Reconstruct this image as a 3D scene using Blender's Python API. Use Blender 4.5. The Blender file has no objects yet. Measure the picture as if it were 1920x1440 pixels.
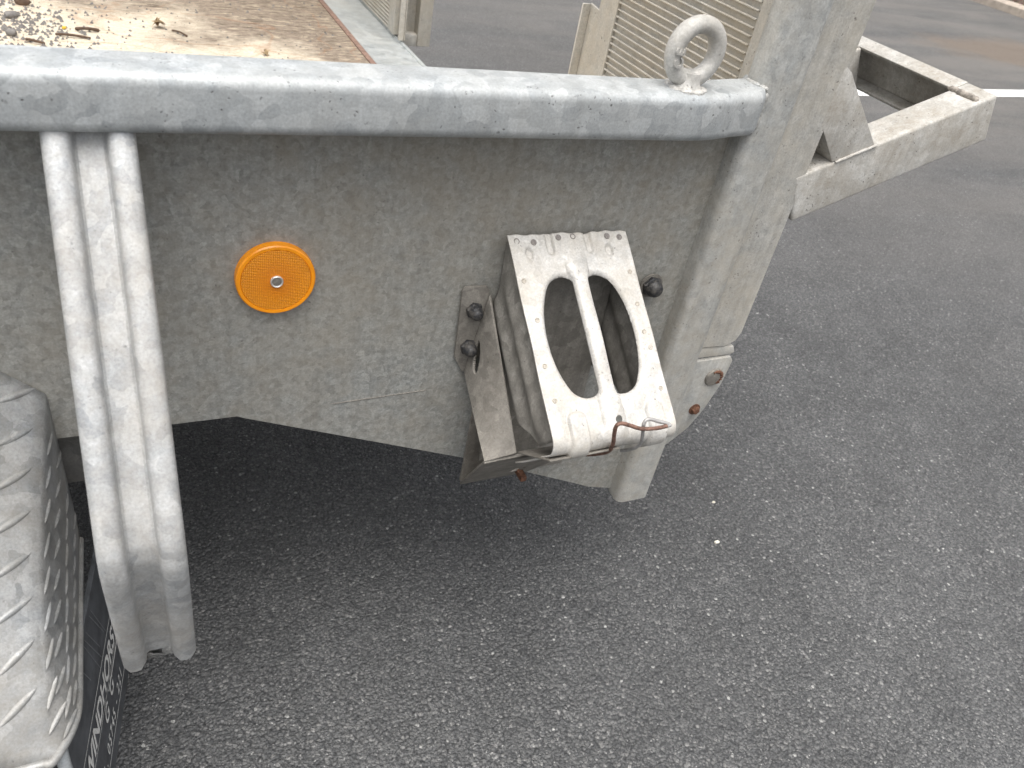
import bpy, bmesh, math, random
import numpy as np
from mathutils import Vector, Matrix
R = math.radians
rnd = random.Random(7)

# ------------------------------------------------------------------ camera
scn = bpy.context.scene
COL = scn.collection
YAW, PITCH, ROLL = R(30.63), R(36.24), R(12.17)
cam_d = bpy.data.cameras.new('camera')
cam = bpy.data.objects.new('camera', cam_d); COL.objects.link(cam); scn.camera = cam
fw = Vector((math.sin(YAW)*math.cos(PITCH), math.cos(YAW)*math.cos(PITCH), -math.sin(PITCH)))
rt0 = Vector((math.cos(YAW), -math.sin(YAW), 0)); up0 = rt0.cross(fw)
rt = rt0*math.cos(ROLL)+up0*math.sin(ROLL); up = -rt0*math.sin(ROLL)+up0*math.cos(ROLL)
CAM = Vector((0, -.77, 1.15))
m = Matrix((rt, up, -fw)).transposed().to_4x4(); m.translation = CAM
cam.matrix_world = m
cam_d.sensor_width = 36; cam_d.lens = 28.125
cam_d.clip_start = .02; cam_d.clip_end = 400
cam_d.dof.use_dof = True; cam_d.dof.focus_distance = 1.08; cam_d.dof.aperture_fstop = 9.5

# ------------------------------------------------------------------ light
SUN_EL, SUN_AZ = R(74), R(212)          # azimuth clockwise from +Y
world = bpy.data.worlds.new('World'); scn.world = world; world.use_nodes = True
wn = world.node_tree; bg = wn.nodes['Background']
sky = wn.nodes.new('ShaderNodeTexSky'); sky.sky_type = 'NISHITA'; sky.sun_disc = False
sky.sun_elevation = SUN_EL; sky.sun_rotation = SUN_AZ
sky.air_density = 1.0; sky.dust_density = 6.0; sky.ozone_density = .6
hs = wn.nodes.new('ShaderNodeHueSaturation'); hs.inputs['Saturation'].default_value = .22
wn.links.new(sky.outputs[0], hs.inputs['Color']); wn.links.new(hs.outputs[0], bg.inputs[0])
bg.inputs[1].default_value = .15
sd = bpy.data.lights.new('sun', 'SUN'); sun = bpy.data.objects.new('sun', sd); COL.objects.link(sun)
sd.energy = 1.1; sd.angle = R(60); sd.color = (1, .965, .91)
sdir = Vector((math.sin(SUN_AZ)*math.cos(SUN_EL), math.cos(SUN_AZ)*math.cos(SUN_EL), math.sin(SUN_EL)))
sun.rotation_euler = sdir.to_track_quat('Z', 'Y').to_euler()
vs = scn.view_settings; vs.view_transform = 'Standard'; vs.look = 'None'; vs.gamma = 1
vs.use_curve_mapping = False; vs.exposure = .75

# ------------------------------------------------------------------ materials
class NT:
    def __init__(s, name):
        s.m = bpy.data.materials.new(name); s.m.use_nodes = True
        s.t = s.m.node_tree; s.b = s.t.nodes['Principled BSDF']
        g = s.t.nodes.new('ShaderNodeNewGeometry'); s.pos = g.outputs['Position']
    def L(s, a, b): s.t.links.new(a, b)
    def n(s, k): return s.t.nodes.new(k)
    def scale(s, vec, sc):
        v = s.n('ShaderNodeVectorMath'); v.operation = 'MULTIPLY'; s.L(vec, v.inputs[0]); v.inputs[1].default_value = sc; return v.outputs[0]
    def noise(s, sc, det=4, rough=.55, vec=None, dist=0.):
        n = s.n('ShaderNodeTexNoise'); n.inputs['Scale'].default_value = sc; n.inputs['Detail'].default_value = det
        n.inputs['Roughness'].default_value = rough; n.inputs['Distortion'].default_value = dist
        s.L(vec or s.pos, n.inputs['Vector']); return n.outputs[0]
    def noisec(s, sc, vec=None):
        n = s.n('ShaderNodeTexNoise'); n.inputs['Scale'].default_value = sc; n.inputs['Detail'].default_value = 3
        s.L(vec or s.pos, n.inputs['Vector']); return n.outputs[1]
    def voro(s, sc, vec=None, feat='F1', out='Color', rand=1.):
        v = s.n('ShaderNodeTexVoronoi'); v.feature = feat; v.inputs['Scale'].default_value = sc
        v.inputs['Randomness'].default_value = rand
        s.L(vec or s.pos, v.inputs['Vector']); return v.outputs[out]
    def warp(s, amt, sc):
        a = s.n('ShaderNodeVectorMath'); a.operation = 'MULTIPLY_ADD'
        s.L(s.noisec(sc), a.inputs[0]); a.inputs[1].default_value = (amt,)*3; s.L(s.pos, a.inputs[2]); return a.outputs[0]
    def ramp(s, f, stops):
        r = s.n('ShaderNodeValToRGB'); e = r.color_ramp.elements
        while len(e) < len(stops): e.new(.5)
        for i, (p, c) in enumerate(stops):
            e[i].position = p; e[i].color = (c if isinstance(c, tuple) else (c,)*3)+(1,)
        s.L(f, r.inputs[0]); return r.outputs[0]
    def mix(s, f, a, b, mode='MIX'):
        x = s.n('ShaderNodeMix'); x.data_type = 'RGBA'; x.blend_type = mode
        for k, v in ((0, f), (6, a), (7, b)):
            if isinstance(v, (int, float)): x.inputs[k].default_value = v if k == 0 else (v, v, v, 1)
            elif isinstance(v, tuple): x.inputs[k].default_value = v+(1,)
            else: s.L(v, x.inputs[k])
        return x.outputs[2]
    def math(s, op, a, b=0.):
        x = s.n('ShaderNodeMath'); x.operation = op
        for k, v in ((0, a), (1, b)):
            if isinstance(v, (int, float)): x.inputs[k].default_value = v
            else: s.L(v, x.inputs[k])
        return x.outputs[0]
    def bump(s, h, strength=.3, dist=.001, prev=None):
        b = s.n('ShaderNodeBump'); b.inputs['Strength'].default_value = strength; b.inputs['Distance'].default_value = dist
        s.L(h, b.inputs['Height'])
        if prev: s.L(prev, b.inputs['Normal'])
        return b.outputs[0]
    def done(s, col=None, rough=None, metal=None, normal=None, spec=None):
        for k, v in (('Base Color', col), ('Roughness', rough), ('Metallic', metal), ('Normal', normal), ('Specular IOR Level', spec)):
            if v is None: continue
            if isinstance(v, (int, float)): s.b.inputs[k].default_value = v
            elif isinstance(v, tuple): s.b.inputs[k].default_value = v+(1,)
            else: s.L(v, s.b.inputs[k])
        return s.m

def galv(name, lo, hi, dirt=(.2, .175, .14), dirt_amt=.4, dirt_sc=5., sp=55., metal=.45, rough=.48, pits=.5, bump=.35, fine=380., cm=.55, streak=.25):
    """weathered hot-dip zinc: crystal patches, dusty film, dark pits"""
    t = NT(name)
    w = t.warp(.02, 38.)
    cell = t.math('ADD', t.math('MULTIPLY', t.voro(sp, w), cm), t.math('MULTIPLY', t.noise(sp*.8, 5, .68), 1-cm))
    ed = max(0, .55-cm)*.32; col = t.mix(t.ramp(cell, [(.25+ed, 0.), (.72-ed*.9, 1.)]), lo, hi)
    f = t.noise(fine, 3, .7)
    col = t.mix(.55, col, t.ramp(f, [(.3, .62), (.7, 1.3)]), 'MULTIPLY')
    stv = t.noise(1., 5, .65, t.scale(t.pos, (85., 85., 5.)))
    col = t.mix(streak, col, t.ramp(stv, [(.32, .62), (.68, 1.38)]), 'MULTIPLY')
    big = t.noise(dirt_sc, 6, .62, dist=.4)
    med = t.noise(dirt_sc*9, 5, .68)
    d = t.math('MULTIPLY', t.ramp(t.math('ADD', t.math('MULTIPLY', big, .62), t.math('MULTIPLY', med, .38)), [(.38, 0.), (.62, 1.)]), dirt_amt)
    col = t.mix(d, col, dirt)
    pv = t.voro(170., t.warp(.008, 160.), out='Distance')
    pm = t.math('MULTIPLY', t.ramp(pv, [(.13, 1.), (.24, 0.)]), t.ramp(t.noise(42., 4, .7), [(.50, 0.), (.64, 1.)]))
    col = t.mix(t.math('MULTIPLY', pm, pits), col, (.05, .045, .04))
    r = t.math('ADD', t.math('MULTIPLY', d, .30), t.ramp(cell, [(.2, rough-.06), (.8, rough+.1)]))
    mt = t.math('MULTIPLY', t.math('SUBTRACT', 1., d), metal)
    nb = t.bump(t.math('ADD', t.noise(150., 5, .7), t.math('MULTIPLY', pm, -1.2)), bump, .0007)
    nb = t.bump(t.noise(22., 2, .5), .25, .003, nb)
    return t.done(col, r, mt, nb)

M = {}
M['rail'] = galv('galvanised_rail', (.30, .325, .34), (.47, .495, .505), (.40, .39, .36), .4, 3., 56., .3, .44, .75, .3)
M['stay'] = galv('galvanised_stay', (.30, .312, .322), (.46, .468, .468), (.35, .315, .265), .5, 10., 70., .28, .46, .35, .25, cm=.5)
M['panel'] = galv('galvanised_panel', (.215, .222, .215), (.375, .382, .365), (.25, .212, .155), .55, 3.4, 165., .2, .58, .45, .35, cm=.3, streak=.3)
M['post'] = galv('galvanised_post', (.33, .34, .335), (.46, .465, .45), (.37, .33, .265), .6, 5., 80., .25, .54, .6, .4, cm=.35, streak=.35)
M['ramp_steel'] = galv('dusty_ramp_steel', (.41, .395, .36), (.50, .48, .43), (.44, .385, .30), .65, 8., 80., .12, .6, .6, .45)
M['stile'] = galv('dusty_stile_steel', (.36, .358, .338), (.47, .46, .43), (.41, .365, .29), .55, 6., 80., .18, .58, .7, .45, cm=.3, streak=.4)
M['leg'] = galv('weathered_leg_steel', (.46, .452, .425), (.58, .57, .54), (.25, .21, .155), .6, 11., 70., .12, .6, .9, .6, cm=.4, streak=.35)
M['eye'] = galv('eye_zinc', (.40, .395, .375), (.52, .51, .485), (.33, .30, .25), .5, 20., 120., .2, .55, .9, .6)
M['sill'] = galv('sill_steel', (.36, .39, .40), (.50, .53, .535), (.46, .44, .38), .5, 4., 60., .5, .4, .2, .2)
M['tread'] = galv('checker_plate', (.27, .282, .288), (.42, .43, .435), (.235, .212, .175), .6, 7., 60., .45, .38, .35, .3)
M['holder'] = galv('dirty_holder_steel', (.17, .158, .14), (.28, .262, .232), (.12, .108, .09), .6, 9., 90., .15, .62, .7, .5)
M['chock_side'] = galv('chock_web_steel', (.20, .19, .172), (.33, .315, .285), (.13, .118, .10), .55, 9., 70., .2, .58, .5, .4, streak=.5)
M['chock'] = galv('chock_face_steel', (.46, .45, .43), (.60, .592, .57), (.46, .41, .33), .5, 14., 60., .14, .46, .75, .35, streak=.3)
M['chassis'] = galv('chassis_steel', (.12, .12, .115), (.2, .195, .185), (.1, .09, .075), .6, 5., 60., .2, .6, .3, .3)

def simple(name, col, rough=.6, metal=0., nsc=60., var=.25, bump=.2, spec=.5):
    t = NT(name); n = t.noise(nsc, 5, .65)
    c = t.mix(t.ramp(n, [(.3, 0.), (.7, 1.)]), tuple(v*(1-var) for v in col), tuple(min(1, v*(1+var)) for v in col))
    return t.done(c, rough, metal, t.bump(n, bump, .001), spec)
def mk_cap():
    t = NT('dusty_black_cap'); n = t.noise(260., 5, .7); n2 = t.noise(70., 4, .7)
    d = t.math('MULTIPLY', t.ramp(t.math('ADD', t.math('MULTIPLY', n, .5), t.math('MULTIPLY', n2, .5)), [(.45, 0.), (.62, 1.)]), .55)
    return t.done(t.mix(d, (.02, .021, .024), (.15, .135, .115)), t.math('ADD', t.math('MULTIPLY', d, .4), .42), 0, t.bump(n, .35, .0006))
M['cap'] = mk_cap()
M['rubber'] = simple('black_rubber', (.062, .067, .074), .48, 0, 30., .5, .15)
M['tyre'] = simple('tyre_rubber', (.02, .02, .02), .75, 0, 40.)
M['hub'] = simple('wheel_steel', (.3, .31, .32), .5, .4, 20.)
M['print'] = simple('white_print', (.62, .62, .6), .6, 0, 260., .3, .1)
M['scratch'] = simple('scuffed_rubber', (.2, .21, .22), .7, 0, 500., .4, .1)
M['rust'] = simple('rusty_steel', (.13, .06, .035), .75, .1, 260., .55, .6)
M['wire'] = simple('rusty_wire', (.17, .095, .07), .62, .25, 180., .6, .5)
M['wire_clean'] = simple('grey_wire', (.38, .37, .36), .5, .3, 200., .3, .3)
M['weld'] = simple('weld_bead', (.52, .50, .46), .6, .15, 240., .35, .8)
M['weld_dark'] = simple('sooty_weld_bead', (.30, .27, .235), .7, .1, 130., .6, .9)
M['spot'] = simple('spot_weld_grey', (.22, .20, .185), .6, .1, 700., .5, .6)
M['spot_pale'] = simple('spot_weld_pale', (.40, .365, .31), .6, .1, 700., .4, .6)
M['stamp'] = simple('stamp_dust', (.56, .47, .37), .65, 0, 200., .2, .2)
M['eyelet'] = simple('eyelet_metal', (.7, .69, .66), .35, .6, 100., .1)
M['hole'] = simple('dark_hole', (.02, .018, .016), .9, 0)
M['stone_a'] = simple('grey_pebble', (.17, .16, .15), .8, 0, 90., .4, .6)
M['stone_b'] = simple('brown_pebble', (.13, .085, .06), .8, 0, 90., .4, .6)
M['chip'] = simple('pale_chip', (.72, .68, .58), .75, 0, 150., .2, .5)
M['twig'] = simple('twig_bark', (.09, .055, .035), .85, 0, 120., .4, .5)
M['leaf'] = simple('dry_leaf', (.26, .185, .10), .8, 0, 120., .4, .5)
M['yellow'] = simple('yellow_crumb', (.75, .50, .05), .7, 0, 150.)
M['edge_rust'] = simple('rusty_edge_angle', (.20, .125, .095), .8, 0, 70., .5, .6)
M['kerb'] = simple('kerb_concrete', (.42, .36, .30), .85, 0, 14., .25, .5)
M['line'] = None

def mk_reflector():
    t = NT('amber_reflector')
    vt = t.voro(520., rand=.12, out='Distance')
    c = t.mix(t.ramp(vt, [(.2, 0.), (.6, 1.)]), (1., .39, .010), (.74, .215, .003))
    c = t.mix(t.math('MULTIPLY', t.ramp(t.noise(60., 4, .6), [(.45, 0.), (.75, 1.)]), .25), c, (.55, .2, .02))
    nb = t.bump(vt, 1., .0016)
    return t.done(c, .28, 0, nb, .5)
M['reflector'] = mk_reflector()
M['reflector_rim'] = simple('amber_rim', (.95, .32, .008), .25, 0, 90., .12, .05)

def mk_wood():
    t = NT('weathered_plywood')
    g1 = t.noise(14., 6, .7, t.scale(t.pos, (4., 16., 1.)))
    g2 = t.noise(60., 4, .7, t.scale(t.pos, (2.2, 9., 1.)))
    col = t.mix(t.ramp(g1, [(.33, 0.), (.66, 1.)]), (.54, .46, .345), (.76, .69, .565))
    col = t.mix(t.math('MULTIPLY', t.ramp(g2, [(.38, 1.), (.5, 0.)]), .6), col, (.20, .13, .075))
    # bare weathered veneer by the far side and the rear edge
    sep = t.n('ShaderNodeSeparateXYZ'); t.L(t.pos, sep.inputs[0])
    far = t.math('ADD', t.math('MULTIPLY', sep.outputs[1], .62), t.math('MULTIPLY', sep.outputs[0], .55))
    rim = t.math('MULTIPLY', t.math('MAXIMUM', t.math('SUBTRACT', sep.outputs[0], .47), 0.), 3.2)
    wear = t.math('ADD', t.math('ADD', far, rim), t.math('MULTIPLY', t.noise(4.5, 5, .7), .9))
    wear2 = t.math('MULTIPLY', wear, 1/2.2); wm = t.ramp(wear2, [(.60, 0.), (.72, 1.)])
    vn = t.noise(30., 5, .75, t.scale(t.pos, (1.4, 8., 1.)))
    veneer = t.mix(t.ramp(vn, [(.35, 0.), (.65, 1.)]), (.085, .066, .05), (.40, .325, .25))
    split = t.noise(11., 4, .6, t.scale(t.pos, (1.1, 22., 1.)), .3)
    veneer = t.mix(t.ramp(split, [(.53, 0.), (.62, .9)]), veneer, (.05, .034, .022))
    veneer = t.mix(t.ramp(t.noise(16., 5, .7, t.scale(t.pos, (1.6, 7., 1.))), [(.54, 0.), (.66, .75)]), veneer, (.60, .51, .38))
    col = t.mix(wm, col, veneer)
    ring = t.ramp(t.noise(3.2, 2, .5, dist=1.2), [(.50, 0.), (.515, 1.), (.53, 0.)])
    col = t.mix(t.math('MULTIPLY', ring, .35), col, (.30, .13, .05))
    sp = t.voro(260., out='Distance'); spm = t.math('MULTIPLY', t.ramp(sp, [(.12, 1.), (.2, 0.)]), t.ramp(t.noise(25., 4), [(.46, 0.), (.6, 1.)]))
    col = t.mix(t.math('MULTIPLY', spm, .75), col, (.07, .05, .035))
    nb = t.bump(t.math('ADD', g1, t.math('MULTIPLY', g2, .6)), .6, .003)
    return t.done(col, .8, 0, nb, .3)
M['wood'] = mk_wood()

def mk_asphalt():
    t = NT('asphalt')
    w = t.warp(.005, 120.)
    vd = t.voro(195., w, out='Distance'); vc = t.voro(195., w)
    vd2 = t.voro(430., w, out='Distance'); vc2 = t.voro(430., w)
    sx = t.n('ShaderNodeSeparateColor'); t.L(vc, sx.inputs[0])
    sx2 = t.n('ShaderNodeSeparateColor'); t.L(vc2, sx2.inputs[0])
    stone = t.ramp(sx.outputs[0], [(0., (.070, .070, .070)), (.5, (.112, .111, .108)), (.90, (.155, .152, .146)), (.985, (.23, .222, .21)), (1., (.40, .39, .365))])
    stone2 = t.ramp(sx2.outputs[1], [(0., (.065, .065, .065)), (.6, (.108, .107, .104)), (.95, (.165, .161, .154)), (1., (.36, .35, .33))])
    col = t.mix(t.ramp(sx.outputs[2], [(.55, 0.), (.6, 1.)]), stone, stone2)
    bit = t.ramp(vd, [(.45, 0.), (.8, .65)])
    col = t.mix(bit, col, (.035, .035, .036))
    patch = t.noise(1.1, 5, .6)
    col = t.mix(1., col, t.ramp(patch, [(.25, (.92, .94, .97)), (.75, (1.38, 1.41, 1.45))]), 'MULTIPLY')
    mid = t.noise(7., 5, .7)
    col = t.mix(1., col, t.ramp(mid, [(.3, .86), (.7, 1.14)]), 'MULTIPLY')
    fine = t.noise(900., 3, .7)
    col = t.mix(.45, col, t.ramp(fine, [(.3, .65), (.7, 1.4)]), 'MULTIPLY')
    # dust film and brownish stains further out across the yard
    ds = t.noise(1.4, 6, .68, t.scale(t.pos, (.35, 1.5, 1.)), .6)
    sep = t.n('ShaderNodeSeparateXYZ'); t.L(t.pos, sep.inputs[0])
    away = t.ramp(t.math('MULTIPLY', t.math('ADD', sep.outputs[0], sep.outputs[1]), .1), [(.22, 0.), (.75, 1.)])
    col = t.mix(t.math('MULTIPLY', t.math('MULTIPLY', t.ramp(ds, [(.30, 0.), (.62, 1.)]), away), .75), col, (.235, .218, .198))
    vd0 = t.n('ShaderNodeVectorMath'); vd0.operation = 'SUBTRACT'; t.L(t.pos, vd0.inputs[0]); vd0.inputs[1].default_value = (7.6, 4.3, 0)
    ln = t.n('ShaderNodeVectorMath'); ln.operation = 'LENGTH'; t.L(t.scale(vd0.outputs[0], (.75, 1.9, 1.)), ln.inputs[0])
    st = t.math('ADD', ln.outputs['Value'], t.math('MULTIPLY', t.noise(1.8, 5, .7), -1.3))
    col = t.mix(t.math('MULTIPLY', t.ramp(st, [(-.0, 1.), (.5, 0.)]), .38), col, (.30, .20, .12))
    h = t.math('ADD', t.math('MULTIPLY', vd, -1.), t.math('MULTIPLY', vd2, -.45))
    h = t.math('ADD', h, t.math('MULTIPLY', t.math('SUBTRACT', sx.outputs[1], .5), .7))
    nb = t.bump(h, 1., .0066)
    nb = t.bump(fine, .3, .0008, nb)
    return t.done(col, t.ramp(sx.outputs[2], [(0., .5), (1., .8)]), 0, nb, .45)
M['asphalt'] = mk_asphalt()
def mk_line():
    t = NT('white_road_paint'); n = t.noise(35., 5, .7)
    return t.done(t.ramp(n, [(.3, (.62, .62, .60)), (.6, (.80, .80, .78))]), .6, 0, t.bump(t.noise(140., 3), .6, .003))
M['line'] = mk_line()
def mk_soil():
    t = NT('verge_soil'); n = t.noise(9., 6, .7); v = t.voro(30., t.warp(.03, 12.))
    c = t.mix(t.ramp(n, [(.35, 0.), (.65, 1.)]), (.07, .045, .032), (.24, .18, .14))
    return t.done(t.mix(.3, c, v, 'MULTIPLY'), .95, 0, t.bump(n, 1., .05))
M['soil'] = mk_soil()

# ------------------------------------------------------------------ mesh helpers
def link(me, name, mat, parent=None, smooth=False, angle=None):
    o = bpy.data.objects.new(name, me); COL.objects.link(o)
    if mat is not None and not me.materials: me.materials.append(M[mat] if isinstance(mat, str) else mat)
    if smooth:
        me.polygons.foreach_set('use_smooth', [True]*len(me.polygons))
        if angle:
            me.set_sharp_from_angle(angle=R(angle))
    if parent: o.parent = parent
    return o
def mesh(name, V, F, mat, parent=None, smooth=False, angle=40):
    me = bpy.data.meshes.new(name); me.from_pydata([tuple(v) for v in V], [], F); me.validate(); me.update()
    bm = bmesh.new(); bm.from_mesh(me); bmesh.ops.recalc_face_normals(bm, faces=bm.faces); bm.to_mesh(me); bm.free()
    return link(me, name, mat, parent, smooth, angle)
def from_bm(name, bm, mat, parent=None, smooth=True, angle=40):
    bmesh.ops.recalc_face_normals(bm, faces=bm.faces)
    me = bpy.data.meshes.new(name); bm.to_mesh(me); bm.free()
    return link(me, name, mat, parent, smooth, angle)
def prism(name, pts, ext, mat, parent=None, bevel=0., seg=2, smooth=True, keep=None):
    """polygon (3-d points) pushed along vector ext, edges optionally rounded"""
    bm = bmesh.new(); e = Vector(ext)
    a = [bm.verts.new(p) for p in pts]; b = [bm.verts.new(Vector(p)+e) for p in pts]
    bm.faces.new(a); bm.faces.new(b[::-1]); n = len(pts)
    for i in range(n): bm.faces.new((a[i], b[i], b[(i+1) % n], a[(i+1) % n]))
    if bevel:
        bmesh.ops.bevel(bm, geom=list(bm.edges), offset=bevel, segments=seg, affect='EDGES', profile=.6)
    return from_bm(name, bm, mat, parent, smooth)
def box(name, x0, x1, y0, y1, z0, z1, mat, parent=None, bevel=.0012, seg=2):
    return prism(name, [(x0, y0, z0), (x1, y0, z0), (x1, y1, z0), (x0, y1, z0)], (0, 0, z1-z0), mat, parent, bevel, seg)
def beam(name, p0, p1, side, w, h, mat, parent=None, bevel=.003, seg=3):
    """bar p0->p1 (centre line); width w along side, h across"""
    p0, p1 = Vector(p0), Vector(p1); d = (p1-p0).normalized(); s = Vector(side).normalized(); n = d.cross(s).normalized()
    q = [p0+s*(a*w/2)+n*(b*h/2) for a, b in ((-1, -1), (1, -1), (1, 1), (-1, 1))]
    return prism(name, q, p1-p0, mat, parent, bevel, seg)
def rrect(a0, a1, b0, b1, r, k=5):
    P = []
    for cx, cy, s in ((a1-r, b1-r, 0), (a0+r, b1-r, 90), (a0+r, b0+r, 180), (a1-r, b0+r, 270)):
        for i in range(k+1):
            t = R(s+90*i/k); P.append((cx+r*math.cos(t), cy+r*math.sin(t)))
    return P
def loft(name, rings, mat, parent=None, caps=True, closed=True, smooth=True, angle=50):
    V = [p for r in rings for p in r]; n = len(rings[0]); F = []
    for i in range(len(rings)-1):
        for j in range(n if closed else n-1):
            F.append((i*n+j, i*n+(j+1) % n, (i+1)*n+(j+1) % n, (i+1)*n+j))
    if caps: F += [tuple(range(n))[::-1], tuple((len(rings)-1)*n+j for j in range(n))]
    return mesh(name, V, F, mat, parent, smooth, angle)
def wire(name, pts, r, mat, parent=None, k=10, sub=6, jitter=0., closed=False):
    """round rod through the points (Catmull-Rom)"""
    P = [Vector(p) for p in pts]; Q = []; n = len(P)
    for i in range(n if closed else n-1):
        if closed: a, b, c, d = P[(i-1) % n], P[i], P[(i+1) % n], P[(i+2) % n]
        else: a, b, c, d = P[max(i-1, 0)], P[i], P[i+1], P[min(i+2, n-1)]
        for j in range(sub):
            t = j/sub; Q.append(.5*((2*b)+(c-a)*t+(2*a-5*b+4*c-d)*t*t+(3*b-a-3*c+d)*t**3))
    if not closed: Q.append(P[-1])
    rings = []; nrm = Vector((.3, .2, 1))
    for i, q in enumerate(Q):
        d = (Q[(i+1) % len(Q)]-Q[i-1]) if closed else (Q[min(i+1, len(Q)-1)]-Q[max(i-1, 0)])
        d.normalize(); nrm = (nrm-d*nrm.dot(d)).normalized(); b = d.cross(nrm)
        rr = r*(1+rnd.uniform(-jitter, jitter))
        rings.append([q+(nrm*math.cos(2*math.pi*j/k)+b*math.sin(2*math.pi*j/k))*rr for j in range(k)])
    if closed: rings.append(rings[0])
    return loft(name, rings, mat, parent, not closed)
def lathe(name, prof, origin, axis, mat, parent=None, k=28, smooth=True, angle=35):
    """prof: (radius, height) along axis"""
    ax = Vector(axis).normalized(); u = ax.orthogonal().normalized(); w = ax.cross(u); o = Vector(origin)
    rings = [[o+ax*h+(u*math.cos(2*math.pi*j/k)+w*math.sin(2*math.pi*j/k))*max(r, 1e-5) for j in range(k)] for r, h in prof]
    return loft(name, rings, mat, parent, True, True, smooth, angle)
def copy(o, parent=None, **kw):
    c = o.copy(); COL.objects.link(c); c.parent = parent if parent else o.parent
    return c
def tag(o, label, cat, group=None, kind=None):
    o['label'] = label; o['category'] = cat
    if group: o['group'] = group
    if kind: o['kind'] = kind
    return o

def bead(name, p0, p1, r, mat, parent=None, step=.004):
    """weld bead: row of overlapping ripples"""
    p0, p1 = Vector(p0), Vector(p1); L = (p1-p0).length; n = max(4, int(L/step*2)); d = (p1-p0)/n
    ax = d.normalized(); u = ax.orthogonal().normalized(); w = ax.cross(u); rings = []
    for i in range(n+1):
        rr = r*(.92+.12*abs(math.sin(i*math.pi/2+.3)))*(1+rnd.uniform(-.12, .12))*(.5 if i in (0, n) else 1)
        off = u*rnd.uniform(-.12, .12)*r+w*rnd.uniform(-.12, .12)*r
        rings.append([p0+d*i+off+(u*math.cos(2*math.pi*j/9)+w*math.sin(2*math.pi*j/9))*rr for j in range(9)])
    return loft(name, rings, mat, parent)

# ------------------------------------------------------------------ setting
def sheet_xy(name, pts, z, mat):
    return mesh(name, [(x, y, z) for x, y in pts], [tuple(range(len(pts)))], mat)
g = sheet_xy('asphalt_ground', [(-60, -60), (9.8, -60), (9.8, 80), (-60, 80)], 0, 'asphalt'); g['kind'] = 'structure'
ang = math.atan(.086); d = Vector((math.cos(ang), math.sin(ang), 0)); nn = Vector((-d.y, d.x, 0)); p = Vector((4.28, 3.035, .004))
q = [p-d*9, p+d*5.3, p+d*5.3-nn*.145, p-d*9-nn*.145]
wl = mesh('parking_line', q, [(0, 1, 2, 3)], 'line'); wl['kind'] = 'structure'
kb = prism('kerb', [(9.8, -60, -.1), (9.93, -60, -.1), (9.93, -60, .11), (9.83, -60, .11), (9.8, -60, .08)], (0, 140, 0), 'kerb', smooth=False); kb['kind'] = 'structure'
NX, NY = 60, 160
V = [(9.93+22*(i/NX)**1.6, -30+90*j/NY, .10+.25*min(1, i/8)*rnd.random()+.06*i) for j in range(NY+1) for i in range(NX+1)]
F = [(j*(NX+1)+i, j*(NX+1)+i+1, (j+1)*(NX+1)+i+1, (j+1)*(NX+1)+i) for j in range(NY) for i in range(NX)]
vg = mesh('verge', V, F, 'soil', smooth=True, angle=180); vg['kind'] = 'structure'

# ------------------------------------------------------------------ the trailer
trailer = bpy.data.objects.new('trailer', None); COL.objects.link(trailer)
tag(trailer, 'weathered galvanised flatbed trailer with wooden deck and two upright loading ramps', 'trailer')
T = trailer
DZ = .53                                     # deck height

# side panel and lower gusset plate
def panel_mesh(name, pts, y0, y1, mat, par, step=.03):
    return prism(name, [(x, y0, z) for x, z in pts], (0, y1-y0, 0), mat, par, .0008, 1)
panel_mesh('side_panel', [(-1.7, .498), (.092, .498), (.099, .4925), (.264, .424), (.399, .367), (.495, .322), (.60, .272), (.640, .251), (.69, .236), (.69, .90), (-1.7, .90)], 0, .003, 'panel', T)
bead('seam_weld', (.204, -.0001, .4985), (.33, -.0001, .5022), .0008, 'holder', T, .012)
panel_mesh('opposite_panel', [(-1.7, .498), (.69, .498), (.69, .90), (-1.7, .90)], 1.957, 1.96, 'panel', T)

# top rail: rounded tube with the last hand-width turned in to the post
def rail(name, sgn, y_off, par):
    sec = rrect(-.066, -.002, .867, .9195, .0115, 6); rings = []
    def ring(x, dy, tilt=0.):
        return [(x+(-y)*tilt, y_off+sgn*(y+dy), z) for y, z in sec]
    for x in np.linspace(-1.7, .575, 12): rings.append(ring(x, 0))
    for k in range(1, 7):
        a = k/6; rings.append(ring(.575+.05*a, .0055*a*a, -.11*a))
    for x, dy in ((.655, .0125), (.690, .0195), (.699, .0255), (.7065, .036)): rings.append(ring(x, dy, -.2))
    return loft(name, rings, 'rail', par, True, True, True, 60)
rl = rail('top_rail', 1, 0, T)
rail('top_rail', -1, 1.96, T)
# weld run round the rail end
for a, b, r_ in (((.6955, -.0292, .872), (.6955, -.0290, .915), .003), ((.695, -.0285, .918), (.6885, -.020, .9195), .0032), ((.688, -.02, .9195), (.688, .004, .9185), .0034), ((.694, -.03, .868), (.6875, -.02, .867), .003)):
    bead('rail_weld', a, b, r_, 'post', rl)
# rear corner post
def post(name, y_off, sgn, par):
    sec = rrect(.6885, .7525, -.0275, .0125, .012, 6)
    rings = [[(x, y_off+sgn*y, z+.25*(0 if z > .5 else (y+.0275)*.25)) for x, y in sec] for z in (.2275, .2305, .6, 1.0, 1.4, 1.78)]
    return loft(name, rings, 'post', par, True, True, True, 60)
post('rear_post', 0, 1, T); post('rear_post', 1.96, -1, T)

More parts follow.
